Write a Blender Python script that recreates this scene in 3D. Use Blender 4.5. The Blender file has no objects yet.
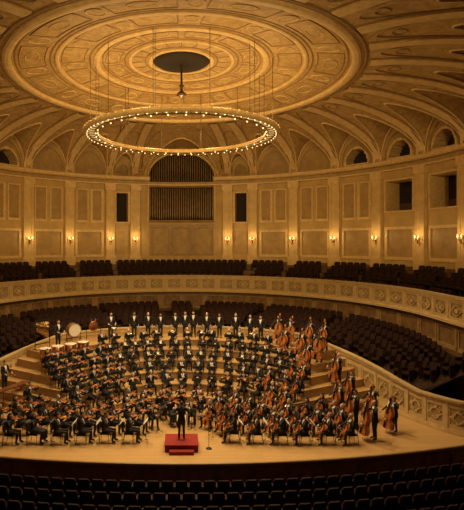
import bpy, math, random
from mathutils import Vector, Matrix
random.seed(7)
sc=bpy.context.scene
sin,cos,pi,sqrt=math.sin,math.cos,math.pi,math.sqrt
rad=math.radians
# eye point at origin; stage level z=-9.4 ; everything lifted at the end
YC=27.0; RW=18.0; RP=14.2; ZS=-9.4; ZF=-10.4; YS=22.3; RS=12.45
# ---------------------------------------------------------------- materials
MATS={}
def mat(name,col,rough=.6,metal=0,var=.0,scale=3,bump=0,bscale=20,emit=None,es=0,spec=.5):
    if name in MATS: return MATS[name]
    m=bpy.data.materials.new(name); m.use_nodes=True
    nt=m.node_tree; b=nt.nodes['Principled BSDF']
    b.inputs['Base Color'].default_value=(*col,1)
    b.inputs['Roughness'].default_value=rough
    b.inputs['Metallic'].default_value=metal
    b.inputs['Specular IOR Level'].default_value=spec
    tc=nt.nodes.new('ShaderNodeTexCoord')
    if var>0:
        n=nt.nodes.new('ShaderNodeTexNoise'); n.inputs['Scale'].default_value=scale; n.inputs['Detail'].default_value=5
        nt.links.new(tc.outputs['Object'],n.inputs['Vector'])
        r=nt.nodes.new('ShaderNodeValToRGB')
        r.color_ramp.elements[0].position=.35; r.color_ramp.elements[1].position=.65
        r.color_ramp.elements[0].color=(*[c*(1-var) for c in col],1)
        r.color_ramp.elements[1].color=(*[min(1,c*(1+var)) for c in col],1)
        nt.links.new(n.outputs['Fac'],r.inputs['Fac']); nt.links.new(r.outputs['Color'],b.inputs['Base Color'])
    if bump>0:
        n2=nt.nodes.new('ShaderNodeTexNoise'); n2.inputs['Scale'].default_value=bscale
        nt.links.new(tc.outputs['Object'],n2.inputs['Vector'])
        bp=nt.nodes.new('ShaderNodeBump'); bp.inputs['Strength'].default_value=bump; bp.inputs['Distance'].default_value=.05
        nt.links.new(n2.outputs['Fac'],bp.inputs['Height']); nt.links.new(bp.outputs['Normal'],b.inputs['Normal'])
    if emit:
        b.inputs['Emission Color'].default_value=(*emit,1); b.inputs['Emission Strength'].default_value=es
        try: m.cycles.emission_sampling='NONE'
        except Exception: pass
    MATS[name]=m; return m
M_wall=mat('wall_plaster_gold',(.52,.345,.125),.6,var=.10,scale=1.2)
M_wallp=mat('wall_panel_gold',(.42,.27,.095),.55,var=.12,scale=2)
M_pil=mat('pilaster_cream',(.66,.46,.19),.55,var=.1,scale=2)
M_gild=mat('gilded_moulding',(.70,.49,.21),.45,var=.12,scale=4)
M_cmould=mat('ceiling_moulding_cream',(.80,.58,.27),.5,var=.1,scale=3)
M_cumb=mat('ceiling_moulding_umber',(.36,.22,.085),.5,var=.1,scale=3)
M_dark=mat('dark_opening',(.022,.012,.006),.8)
M_brown=mat('opening_interior_wood',(.10,.055,.02),.7)
M_wood=mat('walnut_panel',(.17,.09,.033),.4,var=.25,scale=3)
M_wood2=mat('walnut_panel_recess',(.22,.12,.045),.45,var=.25,scale=3)
M_wood3=mat('oak_panel',(.34,.205,.08),.45,var=.2,scale=3)
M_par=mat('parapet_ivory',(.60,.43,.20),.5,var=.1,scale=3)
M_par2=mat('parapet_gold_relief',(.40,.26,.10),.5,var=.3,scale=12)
M_seat=mat('seat_velvet_brown',(.026,.010,.006),.8,var=.3,scale=5,spec=.2)
M_seatw=mat('seat_wood_shell',(.034,.016,.008),.5,var=.2,scale=5,spec=.3)
M_carpet=mat('dark_carpet',(.040,.020,.010),.9,var=.3,scale=8,spec=.2)
M_suit=mat('black_suit_cloth',(.011,.010,.011),.75)
M_dress=mat('black_dress_cloth',(.014,.011,.012),.7)
M_shirt=mat('white_shirt_cloth',(.82,.80,.76),.7)
M_skin=mat('skin_light',(.68,.43,.30),.55)
M_skin2=mat('skin_tan',(.45,.25,.15),.55)
M_lip=mat('lip_tone',(.36,.12,.09),.5)
M_eye=mat('eye_dark',(.02,.015,.012),.2)
M_eyew=mat('eye_white',(.7,.68,.62),.3)
M_shoe=mat('black_shoe_leather',(.012,.01,.01),.25)
M_h=[mat('hair_brown',(.05,.025,.012),.6),mat('hair_black',(.012,.009,.008),.55),mat('hair_grey',(.33,.30,.26),.6),mat('hair_blond',(.34,.2,.08),.55)]
M_varn=mat('violin_varnish',(.46,.14,.03),.25,var=.3,scale=4)
M_varnc=mat('cello_varnish',(.56,.17,.04),.22,var=.3,scale=3)
M_varnb=mat('bass_varnish',(.46,.15,.04),.25,var=.3,scale=2)
M_ebony=mat('ebony_fitting',(.012,.009,.008),.3)
M_metal=mat('black_metal',(.02,.018,.016),.4,metal=.5)
M_chrome=mat('silver_metal',(.6,.56,.5),.25,metal=1)
M_brass=mat('polished_brass',(.85,.58,.24),.22,metal=1)
M_bronze=mat('dark_bronze',(.10,.06,.03),.4,metal=.6)
M_copper=mat('timpani_copper',(.7,.3,.14),.28,metal=1)
M_skinh=mat('drum_head',(.75,.68,.55),.5)
M_paper=mat('sheet_paper',(.82,.77,.66),.8)
M_red=mat('red_podium_carpet',(.28,.016,.010),.85,var=.15,scale=20)
M_bulb=mat('bulb_glow',(1,.8,.5),.4,emit=(1,.70,.30),es=2.4)
M_bulb2=mat('sconce_shade_glow',(1,.8,.5),.4,emit=(1,.64,.26),es=2.2)
M_lit=mat('chandelier_frosted_glass_band',(.8,.62,.35),.4,emit=(1,.62,.22),es=.55)
M_pipe=mat('organ_pipe_metal',(.30,.20,.10),.4,metal=.1,var=.2)
M_cable=mat('cable_steel',(.10,.07,.04),.5)
M_med=mat('medallion_grille',(.02,.010,.005),.8)
M_rosew=mat('marimba_bar',(.24,.09,.04),.35)
def planks():
    m=bpy.data.materials.new('stage_maple_planks'); m.use_nodes=True; nt=m.node_tree; b=nt.nodes['Principled BSDF']
    tc=nt.nodes.new('ShaderNodeTexCoord'); br=nt.nodes.new('ShaderNodeTexBrick')
    br.inputs['Scale'].default_value=1; br.inputs['Brick Width'].default_value=2.4; br.inputs['Row Height'].default_value=.14
    br.inputs['Mortar Size'].default_value=.006
    br.inputs['Color1'].default_value=(.60,.37,.15,1); br.inputs['Color2'].default_value=(.54,.33,.13,1); br.inputs['Mortar'].default_value=(.38,.22,.08,1)
    nt.links.new(tc.outputs['Object'],br.inputs['Vector'])
    nt.links.new(br.outputs['Color'],b.inputs['Base Color'])
    b.inputs['Roughness'].default_value=.28
    return m
M_stage=planks()
M_riser=mat('riser_oak_face',(.34,.205,.085),.4,var=.1,scale=4)
M_nose=mat('riser_nosing_maple',(.42,.26,.11),.4,var=.1,scale=4)
def ceilmat():
    m=bpy.data.materials.new('ceiling_ornamental_plaster'); m.use_nodes=True; nt=m.node_tree; b=nt.nodes['Principled BSDF']
    b.inputs['Roughness'].default_value=.6
    L=nt.links.new; N=nt.nodes.new
    tc=N('ShaderNodeTexCoord')
    n=N('ShaderNodeTexNoise'); n.inputs['Scale'].default_value=.5; n.inputs['Detail'].default_value=6; L(tc.outputs['Object'],n.inputs['Vector'])
    n2=N('ShaderNodeTexNoise'); n2.inputs['Scale'].default_value=1.6; n2.inputs['Detail'].default_value=3; n2.inputs['Distortion'].default_value=2.2
    L(tc.outputs['Object'],n2.inputs['Vector'])
    r=N('ShaderNodeValToRGB'); e=r.color_ramp.elements
    e[0].position=.44; e[0].color=(.54,.355,.135,1); e[1].position=.56; e[1].color=(.69,.48,.205,1)
    L(n2.outputs['Fac'],r.inputs['Fac'])
    r2=N('ShaderNodeValToRGB'); r2.color_ramp.elements[0].position=.3; r2.color_ramp.elements[0].color=(.80,.75,.68,1); r2.color_ramp.elements[1].position=.7; r2.color_ramp.elements[1].color=(1,1,1,1)
    L(n.outputs['Fac'],r2.inputs['Fac'])
    mx=N('ShaderNodeMixRGB'); mx.blend_type='MULTIPLY'; mx.inputs['Fac'].default_value=1
    L(r.outputs['Color'],mx.inputs[1]); L(r2.outputs['Color'],mx.inputs[2]); L(mx.outputs[0],b.inputs['Base Color'])
    bp=N('ShaderNodeBump'); bp.inputs['Strength'].default_value=.3; bp.inputs['Distance'].default_value=.05
    L(n2.outputs['Fac'],bp.inputs['Height']); L(bp.outputs['Normal'],b.inputs['Normal'])
    return m
M_ceil=ceilmat()
# ---------------------------------------------------------------- mesh builder
class MB:
    def __init__(s): s.v=[];s.f=[];s.m=[];s.mats=[];s.sm=[]
    def mi(s,m):
        if m not in s.mats: s.mats.append(m)
        return s.mats.index(m)
    def add(s,vs,fs,m,M=None,smooth=False):
        o=len(s.v)
        if M is not None: vs=[M@Vector(p) for p in vs]
        s.v.extend([tuple(p) for p in vs]); k=s.mi(m)
        for f in fs: s.f.append([i+o for i in f]); s.m.append(k); s.sm.append(smooth)
    def box(s,c,d,m,M=None,taper=1):
        x,y,z=c; a,b,h=d[0]/2,d[1]/2,d[2]/2; t=taper
        vs=[(x-a,y-b,z-h),(x+a,y-b,z-h),(x+a,y+b,z-h),(x-a,y+b,z-h),(x-a*t,y-b*t,z+h),(x+a*t,y-b*t,z+h),(x+a*t,y+b*t,z+h),(x-a*t,y+b*t,z+h)]
        s.add(vs,[(3,2,1,0),(4,5,6,7),(0,1,5,4),(1,2,6,5),(2,3,7,6),(3,0,4,7)],m,M)
    def tube(s,pts,r,m,n=8,closed=False,M=None,smooth=True,flat=1.0):
        pts=[Vector(p) for p in pts]; N=len(pts)
        if not isinstance(r,(list,tuple)): r=[r]*N
        vs=[];fs=[];up=None
        for i,p in enumerate(pts):
            a=pts[(i-1)%N] if (closed or i>0) else p
            b=pts[(i+1)%N] if (closed or i<N-1) else p
            t=(b-a); 
            if t.length<1e-9: t=Vector((0,0,1))
            t.normalize()
            if up is None:
                up=Vector((0,0,1)) if abs(t.z)<.9 else Vector((0,1,0))
            u=(up-t*up.dot(t)); 
            if u.length<1e-6: u=t.orthogonal()
            u.normalize(); up=u; w=t.cross(u)
            for k in range(n):
                an=2*pi*(k+.5)/n; vs.append(p+(u*cos(an)+w*sin(an)*flat)*r[i])
        R=N if closed else N-1
        for i in range(R):
            for k in range(n):
                fs.append((i*n+k,i*n+(k+1)%n,((i+1)%N)*n+(k+1)%n,((i+1)%N)*n+k))
        if not closed:
            fs.append(tuple(range(n-1,-1,-1))); fs.append(tuple((N-1)*n+k for k in range(n)))
        s.add(vs,fs,m,M,smooth)
    def lathe(s,prof,m,n=32,M=None,c=(0,0,0),smooth=True,cap=False):
        vs=[];fs=[];P=len(prof)
        for i in range(n):
            a=2*pi*i/n
            for r,z in prof: vs.append((c[0]+r*cos(a),c[1]+r*sin(a),c[2]+z))
        for i in range(n):
            j=(i+1)%n
            for k in range(P-1): fs.append((i*P+k,j*P+k,j*P+k+1,i*P+k+1))
        if cap:
            fs.append(tuple(i*P for i in range(n))[::-1]); fs.append(tuple(i*P+P-1 for i in range(n)))
        s.add(vs,fs,m,M,smooth)
    def sphere(s,c,r,m,nu=12,nv=8,M=None,fn=None,keep=None):
        if not isinstance(r,(list,tuple)): r=(r,r,r)
        vs=[];fs=[]
        for j in range(nv+1):
            th=pi*j/nv
            for i in range(nu):
                ph=2*pi*i/nu; d=(sin(th)*cos(ph),sin(th)*sin(ph),cos(th))
                if fn: d=fn(d)
                vs.append((c[0]+r[0]*d[0],c[1]+r[1]*d[1],c[2]+r[2]*d[2]))
        for j in range(nv):
            for i in range(nu):
                q=(j*nu+i,(j+1)*nu+i,(j+1)*nu+(i+1)%nu,j*nu+(i+1)%nu)
                if keep:
                    ct=[sum(vs[k][a] for k in q)/4-c[a] for a in range(3)]
                    if not keep(ct[0]/r[0],ct[1]/r[1],ct[2]/r[2]): continue
                if j==0: q=(q[0],q[1],q[2])
                elif j==nv-1: q=(q[0],q[1],q[3])
                fs.append(q)
        s.add(vs,fs,m,M,True)
    def mesh(s,name):
        me=bpy.data.meshes.new(name); me.from_pydata(s.v,[],s.f)
        for m in s.mats: me.materials.append(m)
        me.polygons.foreach_set('material_index',s.m); me.polygons.foreach_set('use_smooth',s.sm)
        me.update(); return me
    def obj(s,name,parent=None,loc=(0,0,0),rot=0):
        return place(s.mesh(name),name,parent,loc,rot)
def place(me,name,parent=None,loc=(0,0,0),rot=0,scale=1):
    o=bpy.data.objects.new(name,me); sc.collection.objects.link(o)
    o.location=loc; o.rotation_euler=(0,0,rot); o.scale=(scale,)*3
    if parent: o.parent=parent
    return o
# ---------------------------------------------------------------- curves in plan
def ucurve(R,yc):
    q=R*pi/2
    def f(s):
        if abs(s)<=q:
            a=s/R; return (R*sin(a),yc+R*cos(a),-sin(a),-cos(a))
        sg=1 if s>0 else -1
        return (sg*R,yc-(abs(s)-q),-sg,0)
    return f
def polycurve(pts):
    L=[0]
    for a,b in zip(pts,pts[1:]): L.append(L[-1]+math.dist(a,b))
    def f(s):
        s=max(0,min(L[-1]-1e-6,s)); i=0
        lo,hi=0,len(L)-1
        while hi-lo>1:
            mid=(lo+hi)//2
            if L[mid]<=s: lo=mid
            else: hi=mid
        i=lo; t=(s-L[i])/(L[i+1]-L[i]); a,b=pts[i],pts[i+1]
        dx,dy=b[0]-a[0],b[1]-a[1]; l=math.hypot(dx,dy)
        return (a[0]+dx*t,a[1]+dy*t,dy/l,-dx/l)
    return f,L[-1]
def relief(name,curve,s0,s1,ds,z0,z1,dz,fn,zmap=None,parent=None):
    ni=int(round((s1-s0)/ds)); nj=int(round((z1-z0)/dz)); ds=(s1-s0)/ni; dz=(z1-z0)/nj
    mats=[];cells=[[None]*nj for _ in range(ni)]
    for i in range(ni):
        for j in range(nj): cells[i][j]=fn(s0+(i+.5)*ds,z0+(j+.5)*dz)
    C=[curve(s0+i*ds) for i in range(ni+1)]
    V={};vs=[];fs=[];fm=[]
    def vid(i,j,o):
        k=(i,j,round(o,3))
        if k not in V:
            x,y,nx,ny=C[i]; z=z0+j*dz
            if zmap: z=zmap(s0+i*ds,z)
            V[k]=len(vs); vs.append((x+nx*o,y+ny*o,z))
        return V[k]
    def mi(m):
        if m not in mats: mats.append(m)
        return mats.index(m)
    for i in range(ni):
        for j in range(nj):
            o,m=cells[i][j]
            fs.append((vid(i,j,o),vid(i+1,j,o),vid(i+1,j+1,o),vid(i,j+1,o))); fm.append(mi(m))
            if i+1<ni and cells[i+1][j][0]!=o:
                o2,m2=cells[i+1][j]; fs.append((vid(i+1,j,o),vid(i+1,j,o2),vid(i+1,j+1,o2),vid(i+1,j+1,o))); fm.append(mi(m if o>o2 else m2))
            if j+1<nj and cells[i][j+1][0]!=o:
                o2,m2=cells[i][j+1]; fs.append((vid(i,j+1,o),vid(i+1,j+1,o),vid(i+1,j+1,o2),vid(i,j+1,o2))); fm.append(mi(m if o>o2 else m2))
    me=bpy.data.meshes.new(name); me.from_pydata(vs,[],fs)
    for m in mats: me.materials.append(m)
    me.polygons.foreach_set('material_index',fm); me.update()
    return place(me,name,parent)
# ---------------------------------------------------------------- ceiling shape
ZW=6.2; RC=9.5; ZC=9.3; ZTOP=10.35
piers=[-21.5-12*k for k in range(13,-1,-1)]+[-14,14]+[21.5+12*k for k in range(14)]
bays=[]
for a,b in zip(piers,piers[1:]):
    c=(a+b)/2; h=(b-a)/2
    bays.append((c,h,2.75 if h>5 else 1.9))
def cove(r):
    if r<=RC: return ZTOP-(ZTOP-ZC)*(r/RC)**2
    u=min(1,(r-RC)/(RW-RC)); return ZW+(ZC-ZW)*sqrt(max(0,1-u*u))
def lun(th):
    for c,h,H in bays:
        if abs(th-c)<=h:
            t=(th-c)/(h*.86)
            if h>10: t=(th-c)/(h*.80)
            return ZW+H*sqrt(1-t*t) if abs(t)<1 else -99
    return -99
def ceilz(r,th):
    z=cove(r)
    return max(z,lun(th)) if r>10.5 else z
def pol(r,th,z=0): return (r*sin(rad(th)),r*cos(rad(th)),z)
vs=[];fs=[]
NR=120;NT=600
for i in range(NR+1):
    r=RW*i/NR
    for k in range(NT):
        th=-180+360*k/NT; vs.append(pol(r,th,ceilz(r,th)))
for i in range(NR):
    for k in range(NT):
        fs.append((i*NT+k,(i+1)*NT+k,(i+1)*NT+(k+1)%NT,i*NT+(k+1)%NT))
o=len(vs)
NN=60
for sg in (-1,1):
    o=len(vs)
    for k in range(NN+1):
        y=-18+18*k/NN; vs.append((sg*sqrt(max(0,RW*RW-y*y)),y,ZW)); vs.append((sg*18.3,y,ZW))
    for k in range(NN): fs.append((o+2*k,o+2*k+1,o+2*k+3,o+2*k+2))
o=len(vs); vs+= [(-18.3,-18,ZW),(18.3,-18,ZW),(18.3,-35.3,ZW),(-18.3,-35.3,ZW)]; fs.append((o,o+1,o+2,o+3))
me=bpy.data.meshes.new('ceiling'); me.from_pydata(vs,[],fs); me.materials.append(M_ceil); me.update()
for p in me.polygons: p.use_smooth=True
ceiling=place(me,'ceiling',loc=(0,YC,0))
b=MB()
def ringm(r,w,d,m=M_cmould):
    z=cove(r); b.lathe([(r-w/2,z+.05),(r-w/2,z-d),(r-w*.2,z-d*1.3),(r+w*.2,z-d*1.3),(r+w/2,z-d),(r+w/2,z+.05)],m,128,smooth=False)
for r,w,d in [(1.75,.22,.08),(2.9,.16,.05),(4.75,.3,.09),(6.85,.22,.07),(9.35,.42,.13)]: ringm(r,w,d)
for r,w,d in [(2.05,.07,.03),(3.2,.09,.03),(4.42,.07,.03),(5.12,.09,.03),(7.18,.09,.03),(8.95,.09,.03),(9.8,.14,.05)]: ringm(r,w,d,M_cumb)
def onc(r,th,d=.01): return pol(r,th,cove(r)-d)
def frame(r0,r1,a0,a1,rr=.03,m=M_cumb):
    P=[]
    n=8
    for i in range(n): P.append(onc(r0,a0+(a1-a0)*i/n))
    for i in range(n): P.append(onc(r0+(r1-r0)*i/n,a1))
    for i in range(n): P.append(onc(r1,a1+(a0-a1)*i/n))
    for i in range(n): P.append(onc(r1+(r0-r1)*i/n,a0))
    b.tube(P,rr,m,5,closed=True)
def oval(r,a,dr,da,rr=.03,m=M_cmould):
    b.tube([onc(r+dr*sin(2*pi*i/20),a+da*cos(2*pi*i/20)) for i in range(20)],rr,m,5,closed=True)
for i in range(12):
    a=30*i; frame(3.45,4.25,a+2.5,a+27.5,.022); oval(3.85,a+15,.26,6,.022)
    frame(5.4,6.6,a+1.6,a+21,.025); oval(6.0,a+25.7,.38,3.2,.03)
for i in range(12):
    a=30*i; frame(7.45,8.75,a+1.2,a+22,.03); oval(8.1,a+26,.5,2.6,.035); oval(8.1,a+11.5,.35,4.5,.022)
for i in range(20): b.tube([onc(1.95,18*i),onc(2.75,18*i)],.02,M_cumb,5)
for p in piers:
    n=26
    for hw,d0,mm in ((.40,.05,M_cumb),(.30,.12,M_cmould)):
        vs=[];fs=[]
        for i in range(n+1):
            r=10.0+(RW-.05-10.0)*sin(pi/2*i/n); z=cove(r)
            for da,dz in ((-hw,.02),(-hw,-d0),(hw,-d0),(hw,.02)):
                x,y,_=pol(r,p); t=(cos(rad(p)),-sin(rad(p)))
                vs.append((x+t[0]*da,y+t[1]*da,z+dz))
        for i in range(n):
            for k in range(3): fs.append((i*4+k,i*4+k+1,(i+1)*4+k+1,(i+1)*4+k))
        b.add(vs,fs,mm)
def inv_cove(z):
    u=sqrt(max(0,1-((z-ZW)/(ZC-ZW))**2)); return RC+u*(RW-RC)
for c,h,H in bays:
    k=.80 if h>10 else .86
    P=[];P2=[];P3=[]
    for i in range(33):
        t=-1+2*i/32; t=sin(pi/2*t)
        z=ZW+H*sqrt(max(0,1-t*t)); r=inv_cove(z); P.append(pol(min(r,17.9),c+h*k*t,z-.03))
        P3.append(pol(17.9,c+h*k*t*.97,z-.08))
        A=pi*i/32; rr=17.75-(7.3 if h>3.8 else 5.5)*sin(A)**.75
        P2.append(pol(rr,c+h*.90*cos(A)*.97,cove(rr)-.02))
    b.tube(P,.06,M_cmould,6); b.tube(P3,.07,M_cmould,5); b.tube(P2,.04,M_cumb,5)
    if h>3.8: oval(11.4,c,.3,h*.25,.03,M_cumb)
b.obj('trim_ceiling',loc=(0,YC,0))
# ---------------------------------------------------------------- main curved wall
OH=2.3
def wallfn(s,z):
    th=math.degrees(s/RW)
    if abs(th)>177: th=177*(1 if th>0 else -1)
    for p in piers:
        d=abs(th-p)*RW*pi/180
        if d<.55:
            if z<5.35:
                if z<-1.2: return (.34,M_pil) if d<.52 else (.0,M_wall)
                if z>4.9: return (.36,M_gild) if d<.5 else (.0,M_wall)
                if d<.42:
                    return (.22,M_pil) if (d<.28 and -1<z<4.7) else (.28,M_pil)
            break
    if z>=5.35 and z<ZW:
        if abs(s)<3.1 and z>5.7: return (-.7,M_dark)
        if z>5.95: return (.50,M_gild)
        if z>5.8: return (.34,M_pil)
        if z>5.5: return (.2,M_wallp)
        return (.3,M_gild)
    if z<-1.7: return (.10,M_wood)
    for c,h,H in bays:
        if abs(th-c)<=h:
            dth=abs(th-c); t=dth/h; m=dth*RW*pi/180; hw=h*RW*pi/180
            if h>10:
                if m<3.1 and 2.05<z<5.3: return (-.7,M_dark)
                if z>ZW-.01 and m<3.1:
                    if z<6.2+OH*sqrt(max(0,1-(m/3.1)**2)): return (-.7,M_dark)
                    return (0,M_wall)
                if z>ZW: return (0,M_wall)
                if m<3.1 and -1.2<z<1.7:
                    q=((th-c)*RW*pi/180+3.1)%2.07
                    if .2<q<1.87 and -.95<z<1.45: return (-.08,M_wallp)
                    return (.06,M_wood3)
                return (0,M_wall)
            if h<5:
                if m<.55 and 2.0<z<4.6: return (-.9,M_dark)
                if m<.72 and 1.85<z<4.75: return (.06,M_gild)
                if m<.7 and -1.1<z<1.1: return (-.07,M_wallp)
                if z>ZW and m<.55 and z<6.5+.8*sqrt(max(0,1-(m/.55)**2)): return (-.2,M_wallp)
                return (0,M_wall)
            if z>ZW:
                if abs(c)>45:
                    if m<.95 and z>6.4 and z<6.4+1.2*sqrt(max(0,1-(m/.95)**2)): return (-1.2,M_dark)
                    if m<1.1 and z>6.3 and z<6.3+1.45*sqrt(max(0,1-(m/1.1)**2)): return (.05,M_gild)
                if m<1.35 and z<6.3+2.0*sqrt(max(0,1-(m/1.35)**2)): return (-.12,M_wallp)
                return (0,M_wall)
            if abs(c)>57:
                if m<1.15 and 2.4<z<4.6: return (-1.6,M_dark if z>3.0 else M_brown)
                if m<1.3 and 2.25<z<4.75: return (.08,M_gild)
            else:
                if 1.9<z<4.9 and .12<m<1.25:
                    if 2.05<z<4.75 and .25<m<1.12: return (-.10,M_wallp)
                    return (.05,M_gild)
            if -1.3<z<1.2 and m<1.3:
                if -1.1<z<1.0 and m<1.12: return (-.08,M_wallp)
                return (.05,M_gild)
            return (0,M_wall)
    return (0,M_wall)
relief('wall_back',ucurve(RW,YC),-RW*pi/2-35,RW*pi/2+35,.1,-10.4,8.95,.1075,lambda s,z: wallfn(s,z) if z>-3.7 else (0,M_wood))
bb=MB(); bb.box((0,-8.15,-.7),(36.6,.3,19.4),M_wall); bb.obj('wall_rear')
b=MB()
for i in range(-150,151):
    th=i*.62
    if abs(th)>92 or abs(th)<10.5: continue
    M=Matrix.Translation((0,YC,0))@Matrix.Rotation(rad(-th),4,'Z')
    b.box((0,17.42,5.86),(.1,.12,.12),M_gild,M)
b.obj('trim_cornice')
# organ
b=MB()
F=ucurve(RW,YC)
def ow(s,z,o): x,y,nx,ny=F(s); return (x+nx*o,y+ny*o,z)
for i in range(29):
    s=-2.9+5.8*i/28; g=abs(((i%10)-5)/5)
    b.tube([ow(s,2.1,-.30),ow(s,2.1+.30+.25*g,-.30),ow(s,5.3,-.30)],[.02,.066,.066],M_pipe,8)
    zt=6.2+(OH-.05)*sqrt(max(0,1-(s/3.1)**2))
    b.tube([ow(s,5.7,-.35),ow(s,zt,-.35)],.06,M_pipe,6)
for z in (2.05,5.35,5.65): b.tube([ow(-3.1+6.2*i/12,z,.05) for i in range(13)],.12,M_wood3,6,smooth=False)
P=[ow(-3.15,2.0,.05),ow(-3.15,4,.05),ow(-3.15,6.3,.05)]; b.tube(P,.13,M_gild,6); b.tube([ow(3.15,p[2],.05) for p in P],.13,M_gild,6)
b.tube([ow(3.2*cos(pi*i/24),6.2+(OH+.1)*sin(pi*i/24),.05) for i in range(25)],.14,M_gild,6)
b.obj('pipe_organ')
# sconces
b=MB()
b.tube([(0,0,-.28),(0,0,.2)],[.05,.07],M_brass,8); b.sphere((0,0,-.3),.06,M_brass,8,6)
for sg in(-1,1):
    b.tube([(0,0,-.1),(sg*.09,-.1,-.16),(sg*.16,-.12,-.06),(sg*.16,-.12,.02)],.018,M_brass,6)
    b.lathe([(.02,.0),(.045,.03),(.04,.05)],M_brass,8,c=(sg*.16,-.12,0))
    b.tube([(sg*.16,-.12,.03),(sg*.16,-.12,.12),(sg*.16,-.12,.24)],[.035,.045,.02],M_bulb2,8)
sm=b.mesh('wall_sconce')
for p in piers:
    if abs(p)>94: continue
    r=17.62; o=place(sm,'wall_sconce',loc=(r*sin(rad(p)),YC+r*cos(rad(p)),.3),rot=rad(-p))
    l=bpy.data.lights.new('sconce_lamp','POINT'); l.energy=26; l.color=(1,.66,.28); l.shadow_soft_size=.12
    lo=bpy.data.objects.new('sconce_lamp',l); sc.collection.objects.link(lo); lo.parent=o; lo.location=(0,-.55,.25)
# ---------------------------------------------------------------- gallery, parapet
def parfn(s,z):
    if z>-2.92: return (.16,M_par)
    if z>-3.02: return (.10,M_gild)
    if z<-4.1: return (.14,M_par)
    if z<-3.98: return (.06,M_gild)
    q=s%1.5
    if q<.22: return (.09,M_par)
    if .34<q<1.38 and -3.87<z<-3.13:
        u=abs((q-.86)/.46); v=abs((z+3.5)/.33)
        if u+v<1 and u+v>.75: return (.07,M_par)
        if u*u+v*v<.12: return (.08,M_par)
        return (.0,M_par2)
    return (.05,M_par)
relief('trim_gallery_parapet',ucurve(RP,YC),-RP*pi/2-34,RP*pi/2+34,.085,-4.22,-2.78,.06,parfn)
def lowfn(s,z):
    if z>-4.45: return (.0,M_wood)
    if z<-5.6: return (.08,M_wood)
    q=s%1.9
    if q<.14: return (.05,M_wood3)
    if .28<q<1.76 and -5.45<z<-4.6: return (-.06,M_wood2)
    return (.0,M_wood3)
relief('wall_lower',ucurve(RP+.15,YC),-RP*pi/2-34,RP*pi/2+34,.13,-10.4,-4.2,.09,lowfn)
b=MB()
def ustrip(Ra,za,Rb,zb,m):
    vs=[];fs=[];n=90
    for i in range(n+1):
        a=-pi/2+pi*i/n
        for R,z in((Ra,za),(Rb,zb)): vs.append((R*sin(a),YC+R*cos(a),z))
    vs=[(-Ra,-8,za),(-Rb,-8,zb)]+vs+[(Ra,-8,za),(Rb,-8,zb)]
    for i in range(n+2): fs.append((2*i,2*i+1,2*i+3,2*i+2))
    b.add(vs,fs,m)
ustrip(RP-.18,-2.78,RP+.22,-2.78,M_par); ustrip(RP+.22,-2.78,RP+.22,-3.5,M_par)
ustrip(RP-.16,-4.22,RP+.2,-4.22,M_wood)
steps=[(14.2,-3.6),(15.25,-3.0),(16.2,-2.45),(17.1,-1.95),(18.05,-1.95)]
for i in range(4):
    (r0,z0),(r1,_)=steps[i],steps[i+1]; ustrip(r0,z0,r1,z0,M_carpet)
    if i<3: ustrip(r1,z0,r1,steps[i+1][1],M_wood)
b.obj('floor_gallery')
# ---------------------------------------------------------------- seats
def seat_geo():
    s=MB()
    n=6; vs=[];fs=[]
    for z,bk,w in((.32,-.17,.235),(.6,-.2,.245),(.84,-.25,.24),(.92,-.27,.19)):
        for i in range(n+1):
            u=-1+2*i/n; vs.append((u*w,bk-.05*(1-u*u)-.0,z+(.02*(1-u*u) if z>.8 else 0)))
        for i in range(n+1):
            u=1-2*i/n; vs.append((u*w,bk+.07-.03*(1-u*u),z+(.02*(1-u*u) if z>.8 else 0)))
    k=2*(n+1)
    for j in range(3):
        for i in range(k): fs.append((j*k+i,j*k+(i+1)%k,(j+1)*k+(i+1)%k,(j+1)*k+i))
    fs.append(tuple(3*k+i for i in range(k)))
    s.add(vs,fs,M_seat)
    s.box((0,.06,.42),(.46,.42,.11),M_seat,taper=.93)
    for x in(-.265,.265):
        s.box((x,.02,.3),(.035,.40,.6),M_seatw); s.box((x,.03,.62),(.05,.36,.035),M_seatw)
    return s
SG=seat_geo()
def seat_rows(name,lst):
    out=MB()
    for (x,y,z,a) in lst:
        M=Matrix.Translation((x,y,z))@Matrix.Rotation(a,4,'Z')
        o=len(out.v); out.v.extend([tuple(M@Vector(p)) for p in SG.v])
        out.f.extend([[i+o for i in f] for f in SG.f]); out.m.extend(SG.m); out.sm.extend(SG.sm)
    out.mats=SG.mats; return out.obj(name)
L=[]
for R,z in((14.95,-3.6),(15.9,-3.0),(16.75,-2.45)):
    c=ucurve(R,YC); s=-R*pi/2-14
    while s<R*pi/2+14:
        th=math.degrees(s/R)
        if min(abs(th-p) for p in piers if abs(p)!=14)*R*pi/180>.42:
            x,y,nx,ny=c(s); L.append((x,y,z,math.atan2(-nx,ny)))
        s+=.56
seat_rows('gallery_seat_rows',L)
def walltop(x,y):
    ph=abs(math.degrees(math.atan2(x,y-YS)))
    t=min(1,max(0,(ph-40)/38)); return -6.1-1.65*t
def terr(x,y):
    d0=math.hypot(x,y-YS)-RS; d1=14.3-math.hypot(x,y-YC) if y>YC else 14.3-abs(x)
    u=d0/max(.01,d0+d1); u=min(1,max(0,u)); a=walltop(x,y)-.35
    return a+(-5.85-a)*u
def flare(x): return 22.6+(14.3-abs(x))*1.35
b=MB(); vs=[];fs=[]; n=90; m=14
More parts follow.
